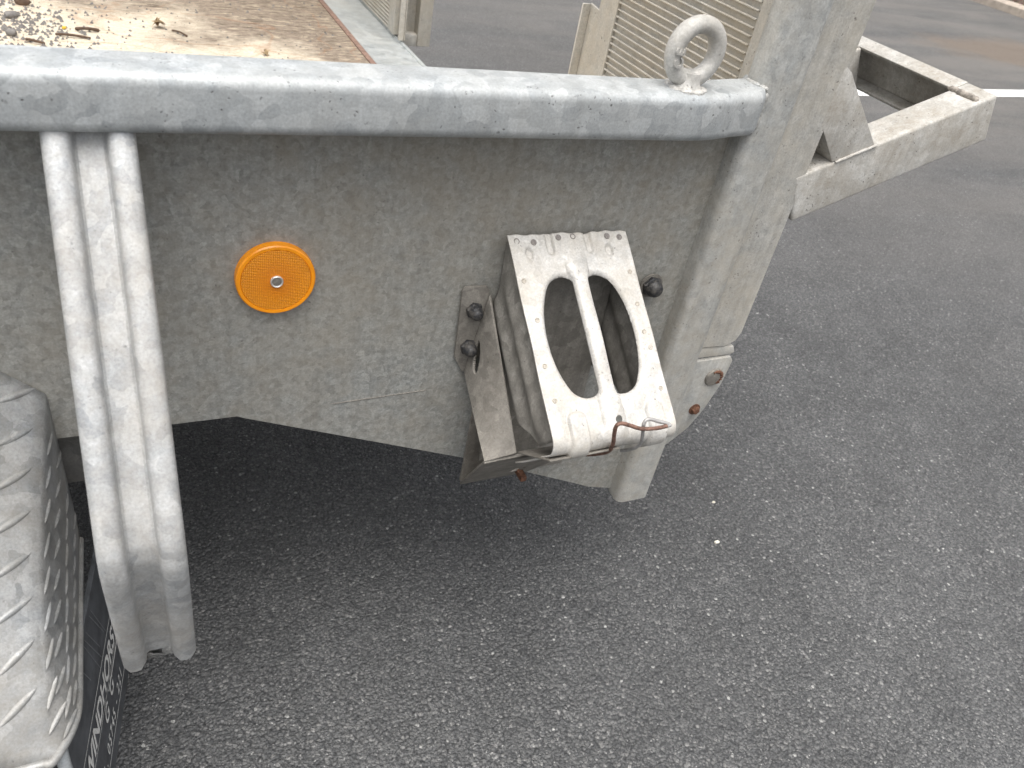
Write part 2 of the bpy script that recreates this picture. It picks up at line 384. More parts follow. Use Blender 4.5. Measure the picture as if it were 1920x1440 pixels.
# deck, edge angle and rear sill
dk = box('deck_board', -1.7, .600, .012, 1.945, DZ-.018, DZ, 'wood', T, .0015)
NXR = 46
box('edge_angle', .6005, .6155, .012, 1.945, DZ-.03, DZ+.0025, 'edge_rust', T, .001)
box('rear_sill', .6165, .747, .012, 1.945, DZ-.08, DZ-.001, 'sill', T, .004, 3)
wire('sill_lip', [(.744, .02, DZ-.001), (.744, 1.94, DZ-.001)], .0055, 'sill', T, 10, 4)
box('light_stop_beam', .30, .36, .012, 1.945, .42, DZ-.019, 'chassis', T)  # unseen beam, added to stop light passing under the deck
box('chassis_beam', -1.7, -.045, .03, .09, .40, DZ-.019, 'chassis', T)
box('chassis_beam', -1.7, .60, .6, .66, .42, DZ-.019, 'chassis', T)
box('chassis_beam', -1.7, .60, 1.3, 1.36, .42, DZ-.019, 'chassis', T)

# ---- loading ramps
TX = .735
def ramp(name, y_map, par, label, full):
    """y_map turns the near ramp's y into this ramp's y"""
    def yb(a, b): p, q = y_map(a), y_map(b); return min(p, q), max(p, q)
    y0, y1 = yb(.076, .395); z0, z1 = .538, 1.735
    base = box(name, TX+.0035, TX+.007, y0, y1, z0, z1, 'ramp_steel', par, .0006, 1); base['label'] = label
    rib = None; k = 0; z = z0+.004
    bmr = box('tread_rib', TX-.0012, TX+.0036, y0+.0005, y1-.0005, -.0010, .0014, 'ramp_steel', base, .0006, 1)
    while z < z1-.004:
        o = bmr if k == 0 else copy(bmr, base)
        o.location = (0, 0, z); k += 1; z += .0102
    a, b = yb(.0145, .0755)
    # outboard stile: plain channel, its web facing the trailer side
    ya, yb2 = yb(.006, .010)
    prism('outer_stile', [(.7375, ya, .545), (.752, ya, .5185), (.76, ya, .514), (.825, ya, .512), (.842, ya, .520), (.848, ya, .536), (.842, ya, 1.735), (.7375, ya, 1.735)], (0, yb2-ya, 0), 'stile', base, .001, 1)
    a, b = yb(.0135, .0755); box('stile_flange', TX+.001, TX+.006, a, b, .54, 1.735, 'stile', base, .001)
    a, b = yb(.0105, .06); box('stile_flange', .838, .843, a, b, .54, 1.735, 'stile', base, .001)
    # inboard stile: open channel
    a, b = yb(.3955, .449); box('inner_stile', TX-.002, TX+.012, a, b, .538, 1.735, 'ramp_steel', base, .0015)
    a, b = yb(.425, .43); box('inner_web', TX+.0125, .80, a, b, .538, 1.735, 'ramp_steel', base, .001)
    a, b = yb(.3955, .465); box('inner_stile', .80, .838, a, b, .515, 1.735, 'ramp_steel', base, .002)
    a, b = yb(.4495, .503)
    ys = [y_map(v) for v in (.4495, .503, .503, .4495)]
    zt = 1.735 if not full else .878
    prism('guide_angle', [(TX+.012, ys[0], .538), (TX+.012, ys[1], .538), (TX+.012, ys[2], zt+.004), (TX+.012, ys[3], zt-.002)], (.004, 0, 0), 'ramp_steel', base, .0008, 1)
    a, b = yb(.499, .503); box('guide_angle', TX-.004, TX+.0115, a, b, .538, zt+.003, 'ramp_steel', base, .0008, 1)
    a, b = yb(.40, .46); box('ramp_foot', TX+.013, .822, a, b, .512, .545, 'stile', base, .004)
    return base
near = ramp('loading_ramp', lambda y: y, T, 'upright ribbed loading ramp with a folded support leg on its back', True)
far = ramp('loading_ramp', lambda y: 1.965-y, T, 'far upright ribbed loading ramp above the rear sill', False)
bead('stile_weld', (TX+.005, .452, .76), (TX+.005, .452, .872), .0042, 'ramp_steel', near, .03)

# folded support leg of the near ramp (inclined frame)
dl = Vector((.931, 0, .365)).normalized(); nl = Vector((-dl.z, 0, dl.x)); Y = Vector((0, 1, 0))
def leg_pt(top, yy, depth): return Vector((top[0], yy, top[1]))-nl*depth
dl = Vector((.93292, 0, .36008)); nl = Vector((-dl.z, 0, dl.x))
tip = Vector((1.120, 0, .905))+dl*.033
HT, FL = .072, .029
def leg_frame(par, ym):
    def P(back, depth, yy): q = tip-dl*back-nl*depth; q.y = ym(yy); return q
    prism('leg_tube', [P(0, 0, .005), P(0, HT, .005), P(0, HT, .060), P(0, 0, .060)], -dl*.345, 'leg', par, .0045, 3)
    prism('leg_tube', [P(FL, 0, .252), P(FL, HT, .252), P(FL, HT, .307), P(FL, 0, .307)], -dl*.315, 'leg', par, .0045, 3)
    sgn = 1 if ym(1) > ym(0) else -1
    ya, yb = .0595, .307
    prism('foot_channel', [P(0, 0, ya), P(0, 0, yb), P(FL, 0, yb), P(FL, 0, ya)], -nl*.0045, 'leg', par, .0015, 2)
    prism('foot_channel', [P(0, .0046, ya), P(0, .0046, yb), P(0, HT-.0046, yb), P(0, HT-.0046, ya)], -dl*.0045, 'leg', par, .001, 1)
    prism('foot_channel', [P(0, HT-.0045, ya), P(0, HT-.0045, yb), P(FL, HT-.0045, yb), P(FL, HT-.0045, ya)], -nl*.0045, 'leg', par, .0015, 2)
    # brace from the stile down on to the tube
    for yy in (.0055, .2535):
        prism('leg_brace', [(.838, ym(yy), .866), (.838, ym(yy), .944), (.853, ym(yy), .935), (.951, ym(yy), .8405), (.885, ym(yy), .8145)], (0, .05*sgn, 0), 'leg', par, .0025, 2)
leg_frame(near, lambda y: y)
leg_frame(far, lambda y: 1.965-y)
def tp(back, depth, yy): q = tip-dl*back-nl*depth; q.y = yy; return q
bead('leg_weld', tp(FL+.003, -.0005, .010), tp(FL+.003, -.0005, .064), .0052, 'weld_dark', near, .007)
bead('leg_weld', tp(FL+.003, 0, .256), tp(FL+.003, 0, .305), .004, 'leg', near)
bead('leg_weld', (.889, .0045, .8155), (.953, .0045, .8405), .0022, 'leg', near)
# hinge bracket below the stile
hb = prism('hinge_bracket', [(.757, .004, .488), (.845, .004, .490), (.851, .004, .482), (.847, .004, .435), (.832, .004, .383), (.812, .004, .345), (.784, .004, .318), (.757, .004, .30)], (0, .008, 0), 'post', T, .002, 2)
lathe('hinge_pin', [(.0, .004), (.009, .0045), (.0155, .0032), (.0185, -.002)], (.824, .004, .453), (0, -1, 0), 'holder', hb, 20)
wire('pin_rust', [(.824+.0125*math.cos(R(q_)), .0005, .453+.0125*math.sin(R(q_))) for q_ in range(-60, 140, 20)], .0026, 'rust', hb, 7, 3, .5)
bl = lathe('hinge_bolt', [(.0095, -.001), (.0095, .0016), (.0072, .0017), (.0072, .0065), (.006, .0075), (.0, .0078)], (.810, .004, .388), (0, -1, 0), 'rust', hb, 6, False)
lathe('hinge_washer', [(.0105, -.001), (.0105, .0014), (.0, .0014)], (.810, .004, .388), (0, -1, 0), 'rust', hb, 20)
prism('foot_lip', [(.757, .008, .492), (.757, .008, .5115), (.80, .008, .5115), (.845, .008, .5085), (.852, .008, .496), (.845, .008, .492)], (0, .012, 0), 'stile', near, .002, 2)

# lashing eye on the rail
def eye(par):
    c = Vector((.5715, -.035, .9565)); a = R(3); Rr, r = .0285, .0098
    ux = Vector((math.cos(a), math.sin(a), 0)); uz = Vector((0, 0, 1)); un = ux.cross(uz)
    rings = []
    for i in range(56):
        t = 2*math.pi*i/56; e = ux*math.cos(t)+uz*math.sin(t)
        rings.append([c+e*Rr+(e*math.cos(2*math.pi*j/18)+un*math.sin(2*math.pi*j/18))*r*(1+.03*math.sin(3*t)) for j in range(18)])
    rings.append(rings[0])
    o = loft('lashing_eye', rings, 'eye', par, False)
    lathe('eye_collar', [(.0205, -.004), (.019, .002), (.0155, .006), (.0135, .012), (.0125, .018)], (c.x, c.y, .9185), (0, 0, 1), 'eye', o, 26)
    for k in range(26):
        t = 2*math.pi*k/26
        rr = rnd.uniform(.0035, .0065)
        lathe('weld_ripple', [(rr, -.002), (rr*.9, rr*.35), (rr*.5, rr*.6), (0, rr*.7)], (c.x+.0195*math.cos(t), c.y+.0195*math.sin(t), .919), (rnd.uniform(-.2, .2), rnd.uniform(-.2, .2), 1), 'eye', o, 8)
    # forged letters C E on the ring's left limb
    def tm(s, ang, size):
        cu = bpy.data.curves.new('mark', 'FONT'); cu.body = s; cu.size = size; cu.extrude = .0019; cu.offset = .0005; cu.align_x = 'CENTER'; cu.align_y = 'CENTER'
        ob = bpy.data.objects.new('tmp', cu); COL.objects.link(ob); dg = bpy.context.evaluated_depsgraph_get()
        me = bpy.data.meshes.new_from_object(ob.evaluated_get(dg)); bpy.data.objects.remove(ob)
        e = ux*math.cos(ang)+uz*math.sin(ang); tg = -ux*math.sin(ang)+uz*math.cos(ang)
        pos = c+e*(Rr+.001)-un*(-r*.97) if False else c+e*Rr+un*r*.96
        xx = -tg; yy = e*-1
        mm = Matrix((xx, yy, un)).transposed().to_4x4(); mm.translation = pos
        me.transform(mm); link(me, 'forged_letter', 'eye', o)
    tm('C', R(200), .0145); tm('E', R(176), .0145)
    return o
ey = eye(T)

# round amber reflector
RC = Vector((.1365, 0, .6875))
lr = lathe('reflector', [(.0, .0085), (.0368, .0085), (.0373, .0097), (.0405, .0098), (.0418, .0086), (.0422, .004), (.0422, -.002)], RC, (0, -1, 0), 'reflector_rim', T, 72)
lathe('lens', [(.0, .0106), (.0365, .0096), (.0365, .008)], RC, (0, -1, 0), 'reflector', lr, 72)
rv = lathe('rivet', [(.0068, .009), (.0069, .0122), (.0062, .0129), (.0052, .0122), (.005, .0116)], RC, (0, -1, 0), 'eyelet', lr, 28)
lathe('rivet_bore', [(.0050, .0119), (.0048, .0100), (.0, .0098)], RC, (0, -1, 0), 'holder', lr, 24)

# ---- mudguard stay: pressed double-ridge strip from the rail out over the mudguard
def stay(par):
    w = .0355; sec = []
    def arc(cx, r, n=8, flip=1):
        return [(cx-r*math.copysign(abs(math.cos(math.pi*i/n))**.8, math.cos(math.pi*i/n)), r*abs(math.sin(math.pi*i/n))**.75*.80) for i in range(n+1)]
    rr = .0112
    sec = [(-w, -.008)]+arc(-w+rr, rr)+[(-w+2*rr+.0006, -.0045), (-w+2*rr+.0032, -.0068), (0, -.0072), (w-2*rr-.0032, -.0068), (w-2*rr-.0006, -.0045)]+arc(w-rr, rr)+[(w, -.008)]
    path = [(-.034, .885), (-.05, .857), (-.10, .790), (-.15, .722), (-.20, .646), (-.238, .588), (-.247, .570), (-.249, .553), (-.246, .536), (-.236, .49), (-.221, .425), (-.206, .364)]
    cx = -.0215; rings = []; P = [Vector((0, y, z)) for y, z in path]
    fine = []
    for i in range(len(P)-1):
        for j in range(4): fine.append(P[i].lerp(P[i+1], j/4))
    fine.append(P[-1]); X = Vector((1, 0, 0))
    for i, q in enumerate(fine):
        t = (fine[min(i+2, len(fine)-1)]-fine[max(i-2, 0)]).normalized(); n = t.cross(X).normalized()
        if n.y > 0: n = -n
        low = max(0, (q.z-.566)*-1)/.22
        outer = [q+X*(cx+a)+n*(b+.006) for a, b in sec]
        inner = [q+X*(cx+a*.945)+n*(b+.006-.0028) for a, b in sec][::-1]
        if i == len(fine)-1:       # lower end is cut with the ridges a little longer than the web
            outer = [p+t*(.008 if abs(abs(a)-(w-rr)) < rr*.75 else 0) for p, (a, b) in zip(outer, sec)]
            inner = [p+t*(.008 if abs(abs(a)-(w-rr)) < rr*.75 else 0) for p, (a, b) in zip(inner, sec[::-1])]
        rings.append(outer+inner)
    return loft('mudguard_stay', rings, 'stay', par, True, True, True, 38)
stay(T)

# ---- mudguard with raised tread bars
ZL = .338
def mg_prof(t):            # height share from the panel (t=0) to the outer lip (t=1)
    return np.interp(t, [0, .18, .36, .55, .71, .85, .94, 1.], [1., .83, .66, .49, .34, .19, .085, 0.])
def mg_pt(s, t):
    """s: 0 rear bottom edge .. .35 fold .. 1 forward over the wheel"""
    y = -.285*t; pr = float(mg_prof(t))
    zf = ZL+.222*pr; xf = -.100-.022*math.sin(min(1, t*1.3)*math.pi/2)
    if s < .3:
        k = s/.3; x = -.098-.006*t+(xf+.098+.006*t)*k**1.6; z = ZL+(zf-ZL)*k
        if t > .8: x -= .02*((t-.8)/.2)**2
    else:
        k = (s-.3)/.7; ang2 = k
        x = xf-.55*k; z = zf+(.52*k-.31*k*k)*(.25+.75*pr)*1.1*(1 if t < 1 else 0)
        if t > .8: x -= .02*((t-.8)/.2)**2*(1-k)
    return Vector((x, y, z))
def mudguard(par):
    S = list(np.linspace(0, .27, 9))+[.285, .3, .315, .33]+list(np.linspace(.35, 1, 22)); Tt = np.linspace(0, 1, 34)
    V = [mg_pt(s, t) for t in Tt for s in S]; n = len(S)
    F = [(i*n+j, i*n+j+1, (i+1)*n+j+1, (i+1)*n+j) for i in range(len(Tt)-1) for j in range(n-1)]
    # rolled outer lip
    bm = bmesh.new(); vs_ = [bm.verts.new(v) for v in V]
    for f in F: bm.faces.new([vs_[i] for i in f])
    bmesh.ops.smooth_vert(bm, verts=[v for v in bm.verts if not v.is_boundary], factor=.5, use_axis_x=True, use_axis_y=True, use_axis_z=True)
    o = from_bm('mudguard', bm, 'tread', par, True, 180)
    md = o.modifiers.new('thickness', 'SOLIDIFY'); md.thickness = .003; md.offset = 0
    wire('mudguard_lip', [mg_pt(0, t)+Vector((.001, 0, 0)) for t in (.02, .3, .6, .8, .88, .95)]+[mg_pt(s, 1.)+Vector((0, -.001, 0)) for s in (.02, .15, .24, .3, .36, .5, .7, 1.)], .0048, 'tread', o, 10, 5)
    # tread bars
    bm = bmesh.new(); nL, nW = 8, 4; Lb, Wb, Hb = .5, .5, 1.
    grid = []
    for i in range(nL+1):
        a = -1+2*i/nL; row = []
        for j in range(nW+1):
            b = -1+2*j/nW; hw = max(0, 1-a*a)**.8
            row.append(bm.verts.new((a, b*hw, (1-b*b)*max(0, 1-a*a)**.6)))
        grid.append(row)
    for i in range(nL):
        for j in range(nW): bm.faces.new((grid[i][j], grid[i+1][j], grid[i+1][j+1], grid[i][j+1]))
    bmesh.ops.remove_doubles(bm, verts=bm.verts, dist=1e-5)
    proto = from_bm('tread_bar', bm, 'tread', o, True, 180); first = True
    def place(s, t, ang, ln, wd, ht):
        nonlocal first
        e = 1e-3; p = mg_pt(s, t); ds = (mg_pt(min(1, s+.01), t)-mg_pt(max(0, s-.01), t)).normalized(); dt = (mg_pt(s, min(1, t+.02))-mg_pt(s, max(0, t-.02))).normalized()
        n = ds.cross(dt).normalized()
        if n.z < 0 or (abs(n.z) < .3 and n.x < 0): n = -n
        dt = (dt-ds*dt.dot(ds)).normalized()
        u = ds*math.cos(ang)+dt*math.sin(ang); v = n.cross(u)
        ob = proto if first else copy(proto, o); first = False
        mm = Matrix((u*ln, v*wd, n*ht)).transposed().to_4x4(); mm.translation = p+n*.0010
        ob.matrix_world = mm
    # rear face: bars run across the guard
    for i, sv in enumerate((.06, .13, .20, .265)):
        for k in range(9):
            t = .05+.105*k+(.05 if i % 2 else 0)
            if t < .93 and sv*.74*mg_prof(t) > .004: place(sv, t, math.pi/2+R(8 if i % 2 else -6), .0175, .0032, .0026)
    # crown: alternating diagonal bars
    for i in range(9):
        sv = .328+.05*i
        for k in range(9):
            t = .045+.118*k+(.059 if i % 2 else 0)
            if t < .97: place(sv, t, R(52 if i % 2 == 0 else 140)+R(rnd.uniform(-4, 4)), .022, .0042, .0028)
    return o
mg = mudguard(T)

# wheel under the mudguard
wc = (-.56, 0, .278)
wh = lathe('wheel', [(.16, .0), (.19, -.006), (.24, -.006), (.266, .006), (.276, .025), (.278, .06), (.276, .095), (.266, .115), (.24, .127), (.19, .127), (.16, .12)], (wc[0], -.025, wc[2]), (0, -1, 0), 'tyre', T, 64)
lathe('rim', [(.0, .04), (.05, .05), (.12, .07), (.158, .085), (.163, .115), (.168, .12), (.168, .0), (.0, .0)], (wc[0], -.025, wc[2]), (0, -1, 0), 'hub', wh, 48)

# ---- mud flap with the dealer's print
FO = Vector((-.0755, -.02, .343)); fb = Vector((math.sin(R(9.5)), math.cos(R(9.5)), 0)); fd = Vector((.075, 0, -1)).normalized()
def fl(a, b, off=0.):        # a along the print (+ inwards), b down from the mudguard edge
    return FO+fb*a+fd*b+fb.cross(fd).normalized()*(-off)
fnorm = fb.cross(fd).normalized(); fs = 1 if fnorm.x > 0 else -1
def flp(a, b, off=0.): return FO+fb*a+fd*b+fnorm*(fs*off)
flap = prism('mud_flap', [flp(-.245, .006), flp(.02, .002), flp(.02, .212), flp(-.262, .212), flp(-.262, .03)], -fnorm*fs*.006, 'rubber', T, .0012, 2)
def strip(name, a0, b0, a1, b1, w, mat, par, off=.0006):
    d = Vector((a1-a0, b1-b0)).normalized(); n = Vector((-d.y, d.x))*w/2
    return mesh(name, [flp(a0+n.x, b0+n.y, off), flp(a1+n.x, b1+n.y, off), flp(a1-n.x, b1-n.y, off), flp(a0-n.x, b0-n.y, off)], [(0, 1, 2, 3)], mat, par)
strip('print_line', -.27, .088, .018, .086, .0016, 'print', flap)
strip('print_line', -.27, .186, .018, .184, .0017, 'print', flap)
strip('print_line', -.27, .128, .018, .1255, .0013, 'print', flap)
strip('print_line', -.12, .133, .018, .131, .0034, 'print', flap)
def flap_text(s, a, b, size, shear=.28, bold=.0, sx=1., sp=1.):
    cu = bpy.data.curves.new('print', 'FONT'); cu.body = s; cu.size = 1; cu.shear = shear; cu.offset = bold; cu.space_character = sp; cu.align_x = 'RIGHT'
    ob = bpy.data.objects.new('tmp', cu); COL.objects.link(ob); dg = bpy.context.evaluated_depsgraph_get()
    me = bpy.data.meshes.new_from_object(ob.evaluated_get(dg)); bpy.data.objects.remove(ob)
    mm = Matrix((fb*size*sx, -fd*size, fnorm*fs)).transposed().to_4x4(); mm.translation = flp(a, b, .0007)
    me.transform(mm); return link(me, 'print_lettering', 'print', flap)
flap_text('WINDHORST', -.034, .1215, .035, .3, .03, 1.0)
flap_text('G  G', -.10, .150, .028, .3, .02, 1.)
flap_text('TEL. 05745 - 221', -.068, .177, .0225, .25, .016, .74, 1.35)
for a0, b0, a1, b1 in ((-.09, .012, -.07, .082), (-.098, .012, -.076, .075), (-.12, .012, -.10, .07), (-.13, .012, -.105, .084), (-.137, .012, -.118, .086), (-.165, .012, -.15, .06)):
    strip('scuff_mark', a0, b0, a1, b1, .0010, 'scratch', flap)
wire('flap_edge_strip', [flp(-.25, .012, -.003), flp(-.262, .05, -.002), flp(-.264, .14, -.002), flp(-.264, .21, -.002)], .006, 'rail', flap, 8, 6)

# ---- wheel chock holder bolted to the panel
def quad_plate(name, c00, c10, c11, c01, th, mat, par, n=10, hole=None, nu=None):
    """bent plate between four corners; hole: sdf(u,v)<0 removed"""
    c = [Vector(v) for v in (c00, c10, c11, c01)]; N = n; bm = bmesh.new(); g = {}
    nr = (c[1]-c[0]).cross(c[3]-c[0]).normalized()
    for i in range(N+1):
        for j in range(N+1):
            u, v = i/N, j/N
            p = (c[0]*(1-u)+c[1]*u)*(1-v)+(c[3]*(1-u)+c[2]*u)*v
            g[i, j] = bm.verts.new(p)
    for i in range(N):
        for j in range(N):
            if hole and hole((i+.5)/N, (j+.5)/N) < 0: continue
            bm.faces.new((g[i, j], g[i+1, j], g[i+1, j+1], g[i, j+1]))
    bmesh.ops.delete(bm, geom=[v for v in bm.verts if not v.link_faces], context='VERTS')
    o = from_bm(name, bm, mat, par, True, 60)
    md = o.modifiers.new('thickness', 'SOLIDIFY'); md.thickness = th; md.offset = 0
    b2 = o.modifiers.new('soft', 'BEVEL'); b2.width = .0006; b2.segments = 2
    return o
hold = prism('chock_holder', [(.398, -.0045, .520), (.400, -.0045, .40), (.3985, -.0045, .327), (.57, -.0045, .327), (.57, -.0045, .52)], (0, -.003, 0), 'holder', T, .0006, 1)
prism('mounting_tab', [(.3565, -.003, .655), (.360, -.003, .661), (.388, -.003, .6605), (.3925, -.003, .655), (.396, -.003, .56), (.384, -.003, .535), (.3735, -.003, .5315), (.3595, -.003, .5565)], (0, -.004, 0), 'holder', hold, .0012, 2)
def slot(u, v): return ((u-.40+.9*(v-.14))/.13)**2+((v-.14)/.085)**2-1
quad_plate('holder_strap', (.3775, -.0072, .532), (.3935, -.0085, .648), (.4035, -.134, .4955), (.3625, -.132, .487), .0035, 'holder', hold, 84, slot)
quad_plate('strap_flange', (.3935, -.0085, .648), (.396, -.002, .632), (.408, -.118, .484), (.4035, -.134, .4955), .002, 'holder', hold, 6)
quad_plate('holder_tray', (.3625, -.132, .487), (.53, -.136, .4985), (.505, -.010, .326), (.3985, -.010, .3245), .004, 'holder', hold, 14, lambda u, v: max(abs(u-.66)-.06, abs(v-.72)-.05))
quad_plate('tray_lip', (.405, -.1355, .4975), (.50, -.1395, .502), (.50, -.205, .548), (.407, -.203, .5445), .0025, 'holder', hold, 6)
box('latch_pin', .472, .482, -.055, -.025, .352, .362, 'rust', hold, .003)
prism('mounting_tab', [(.55, -.003, .67), (.60, -.003, .67), (.60, -.003, .60), (.55, -.003, .58)], (0, -.003, 0), 'holder', hold, .0012, 2)
def cap_bolt(x, z, r, y0=-.006):
    o = lathe('bolt_cap', [(r*1.02, .004), (r*1.0, .0095), (r*.90, .0125), (r*.84, .0132), (r*.80, .0155), (r*.62, .0178), (r*.3, .0190), (0, .0192)], (x, y0, z), (0, -1, 0), 'cap', hold, 26)
    lathe('cap_collar', [(r*1.22, .0), (r*1.22, .0052), (r*1.08, .0066), (0, .0066)], (x, y0, z), (0, -1, 0), 'cap', hold, 6, False)
    lathe('cap_washer', [(r*1.42, -.001), (r*1.42, .0012), (0, .0012)], (x, y0, z), (0, -1, 0), 'holder', hold, 24)
    return o
cap_bolt(.3755, .628, .0092); cap_bolt(.3755, .5725, .0092); cap_bolt(.6345, .6435, .0125)

# ---- wheel chock (a thing of its own, lying in the holder)
A0 = Vector((.485, -.012, .732)); B0 = Vector((.485, -.205, .562)); LF = (B0-A0).length
cv = (B0-A0)/LF; cn = Vector((0, cv.z, -cv.y)); cn = cn if cn.z > 0 else -cn
chock = bpy.data.objects.new('wheel_chock', None); COL.objects.link(chock); chock.location = (.487, -.12, .40)
bpy.context.view_layer.update()
tag(chock, 'pale galvanised wheel chock with two oval openings, clipped in its holder', 'wheel chock')
RB = .019                                             # bend radius at the lower edge
def ck(u, v, h):
    """sheet coordinates -> space; sheet wraps round the lower bend"""
    sh = -.004+.048*min(v, LF+.02); half = 1+.14*max(0, min(1, v/LF))*.3
    u2 = u*half+sh; flat = LF-RB*.75
    if v <= flat: p, n = A0+cv*v, cn
    else:
        a = min((v-flat)/RB, R(92)); ctr = A0+cv*flat-cn*RB
        n = cn*math.cos(a)+cv*math.sin(a); p = ctr+n*RB
        rest = (v-flat)-RB*R(92)
        if rest > 0: p = p+(cv*math.cos(a)-cn*math.sin(a))*rest
    return p+Vector((u2, 0, 0))+n*h
HW = .0815
def hole_sdf(u, v):
    au = np.abs(u-.0005); dv = v-.1285
    def smax(a, b, k):
        h = np.clip(.5+.5*(a-b)/k, 0, 1); return b*(1-h)+a*h+k*h*(1-h)
    de = (np.sqrt((au/.0575)**2+(dv/.092)**2)-1)*.056
    return smax(smax(de, .0118-au, .016), np.abs(dv)-.0755, .016)-.0022
def rbox(u, v, cu, cv_, a, b, r):
    qx, qy = np.abs(u-cu)-a+r, np.abs(v-cv_)-b+r
    return np.minimum(np.maximum(qx, qy), 0)+np.hypot(np.maximum(qx, 0), np.maximum(qy, 0))-r
def chock_face(par):
    nu, nv = 150, 250; VT = LF+.115
    U, Vv = np.meshgrid(np.linspace(-HW, HW, nu+1), np.linspace(0, VT, nv+1), indexing='ij')
    U = U.copy(); Vv = Vv.copy()
    d = hole_sdf(U, Vv)
    dh = np.hypot(U-.0035, Vv-.2335)-.0048            # round wire hole
    d = np.minimum(d, dh)
    # faces kept where any corner is outside; snap inner corners to the rim
    keep = np.zeros((nu, nv), bool)
    c = d > 0
    keep = (c[:-1, :-1].astype(int)+c[1:, :-1]+c[:-1, 1:]+c[1:, 1:]) >= 1
    for it in range(6):
        e = 1e-5
        D = np.minimum(hole_sdf(U, Vv), np.hypot(U-.0035, Vv-.2335)-.0048)
        gx = (np.minimum(hole_sdf(U+e, Vv), np.hypot(U+e-.0035, Vv-.2335)-.0048)-D)/e
        gy = (np.minimum(hole_sdf(U, Vv+e), np.hypot(U-.0035, Vv+e-.2335)-.0048)-D)/e
        g2 = gx*gx+gy*gy+1e-9; msk = (D < 0)
        # rim verts only, those touching a kept face
        tch = np.zeros_like(msk); tch[:-1, :-1] |= keep; tch[1:, :-1] |= keep; tch[:-1, 1:] |= keep; tch[1:, 1:] |= keep
        mv = msk & tch
        U[mv] -= (D*gx/g2)[mv]; Vv[mv] -= (D*gy/g2)[mv]
    D = hole_sdf(U, Vv)
    H = -.0042*np.clip(1-D/.0048, 0, 1)**2.2                           # rims rolled inwards
    sm = lambda x: x*x*(3-2*x)
    # centre rib, fading at both ends
    fade = sm(np.clip((Vv-.018)/.03, 0, 1))*sm(np.clip((.275-Vv)/.05, 0, 1))
    rw = np.where((Vv > .05) & (Vv < .205), .0125, .0145)
    rib = np.sqrt(np.clip(1-(U/rw)**2, 0, 1))*.0062*fade
    H = np.where((np.abs(U) < rw) & (D > -.02), np.maximum(H+.0, rib-.0042*np.clip(1-np.maximum(D, 0)/.003, 0, 1)**2), H)
    # lower pressed pads wrapping the bend, upper slots and dimples
    for cu in (-.047, .056): H += .0055*sm(np.clip(-rbox(U, Vv, cu, .256, .0125, .040, .010)/.0035, 0, 1))
    for cu in (-.0275, .0255): H -= .0042*sm(np.clip(-rbox(U, Vv, cu, .006, .0068, .022, .0068)/.0035, 0, 1))
    for cu in (-.0575, .0525): H -= .0042*sm(np.clip(-(np.hypot((U-cu)/.0068, (Vv-.0235)/.0092)-1)*.0068/.003, 0, 1))
    H += .0008*np.sin(Vv*60)*np.sin(U*75+1)                              # slight buckling
    Vv = Vv + np.where(Vv < .02, (.0007*np.sin(U*90)+.0006*np.sin(U*310+1))*(1-Vv/.02), 0)
    idx = -np.ones((nu+1, nv+1), int); V = []; F = []
    for i in range(nu):
        for j in range(nv):
            if not keep[i, j]: continue
            q = []
            for a, b in ((i, j), (i+1, j), (i+1, j+1), (i, j+1)):
                if idx[a, b] < 0: idx[a, b] = len(V); V.append(ck(U[a, b], Vv[a, b], H[a, b]))
                q.append(int(idx[a, b]))
            F.append(q)
    me = bpy.data.meshes.new('face_plate'); me.from_pydata(V, [], F); me.update()
    bm = bmesh.new(); bm.from_mesh(me); bmesh.ops.dissolve_degenerate(bm, dist=2e-5, edges=bm.edges)
    bmesh.ops.recalc_face_normals(bm, faces=bm.faces); bm.to_mesh(me); bm.free()
    o = link(me, 'face_plate', 'chock', par, True)
    md = o.modifiers.new('thickness', 'SOLIDIFY'); md.thickness = .0022; md.offset = 0
    return o
def adopt(o, par):
    o.parent = par; o.matrix_parent_inverse = par.matrix_world.inverted()
cf = chock_face(None); adopt(cf, chock)
# corrugated side webs
def web(u):
    Cc = Vector((.487, -.016, .41)); bm = bmesh.new(); NS, ND = 46, 44; g = {}
    for i in range(NS+1):
        for j in range(ND+1):
            s, k = i/NS, j/ND
            e0 = ck(u, .004+(LF-.014)*s, -.0015)
            # depth runs square to the face, ending on the line A-C / B-C
            tgt = Vector((e0.x, 0, 0))
            a = Vector((0, A0.y, A0.z)).lerp(Vector((0, Cc.y, Cc.z)), min(1, s*1.0))
            depth = .152*(1-abs(s-.55)/.55*.18) if s < .55 else .152*(1-.72*(s-.55)/.45)
            depth *= 1 if s > .3 else (.25+.75*s/.3)
            p = e0-cn*depth*k
            ph = depth*k
            cor = .0055*math.exp(-((ph-.034)/.011)**2)+.006*math.exp(-((ph-.075)/.012)**2)+.006*math.exp(-((ph-.115)/.012)**2)
            cor *= min(1, max(0, (s-.12)/.14))*min(1, max(0, (1-s)/.08))
            p.x += (cor if u < 0 else -cor)*-1+(.004 if u < 0 else -.004)
            p.y = min(p.y, -.006)
            g[i, j] = bm.verts.new(p)
    for i in range(NS):
        for j in range(ND): bm.faces.new((g[i, j], g[i+1, j], g[i+1, j+1], g[i, j+1]))
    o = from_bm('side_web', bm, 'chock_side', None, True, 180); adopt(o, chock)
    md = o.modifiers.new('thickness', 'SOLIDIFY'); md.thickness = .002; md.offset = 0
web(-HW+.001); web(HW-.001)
bpv = [A0+Vector((sx_*(HW-.006)-.002, -.006, -.012)) for sx_ in (-1, 1)]+[Vector((.487+sx_*(HW-.006)+.006, -.018, .375)) for sx_ in (1, -1)]
o = prism('back_plate', bpv, (0, -.002, 0), 'chock_side', None, .0005, 1); adopt(o, chock)
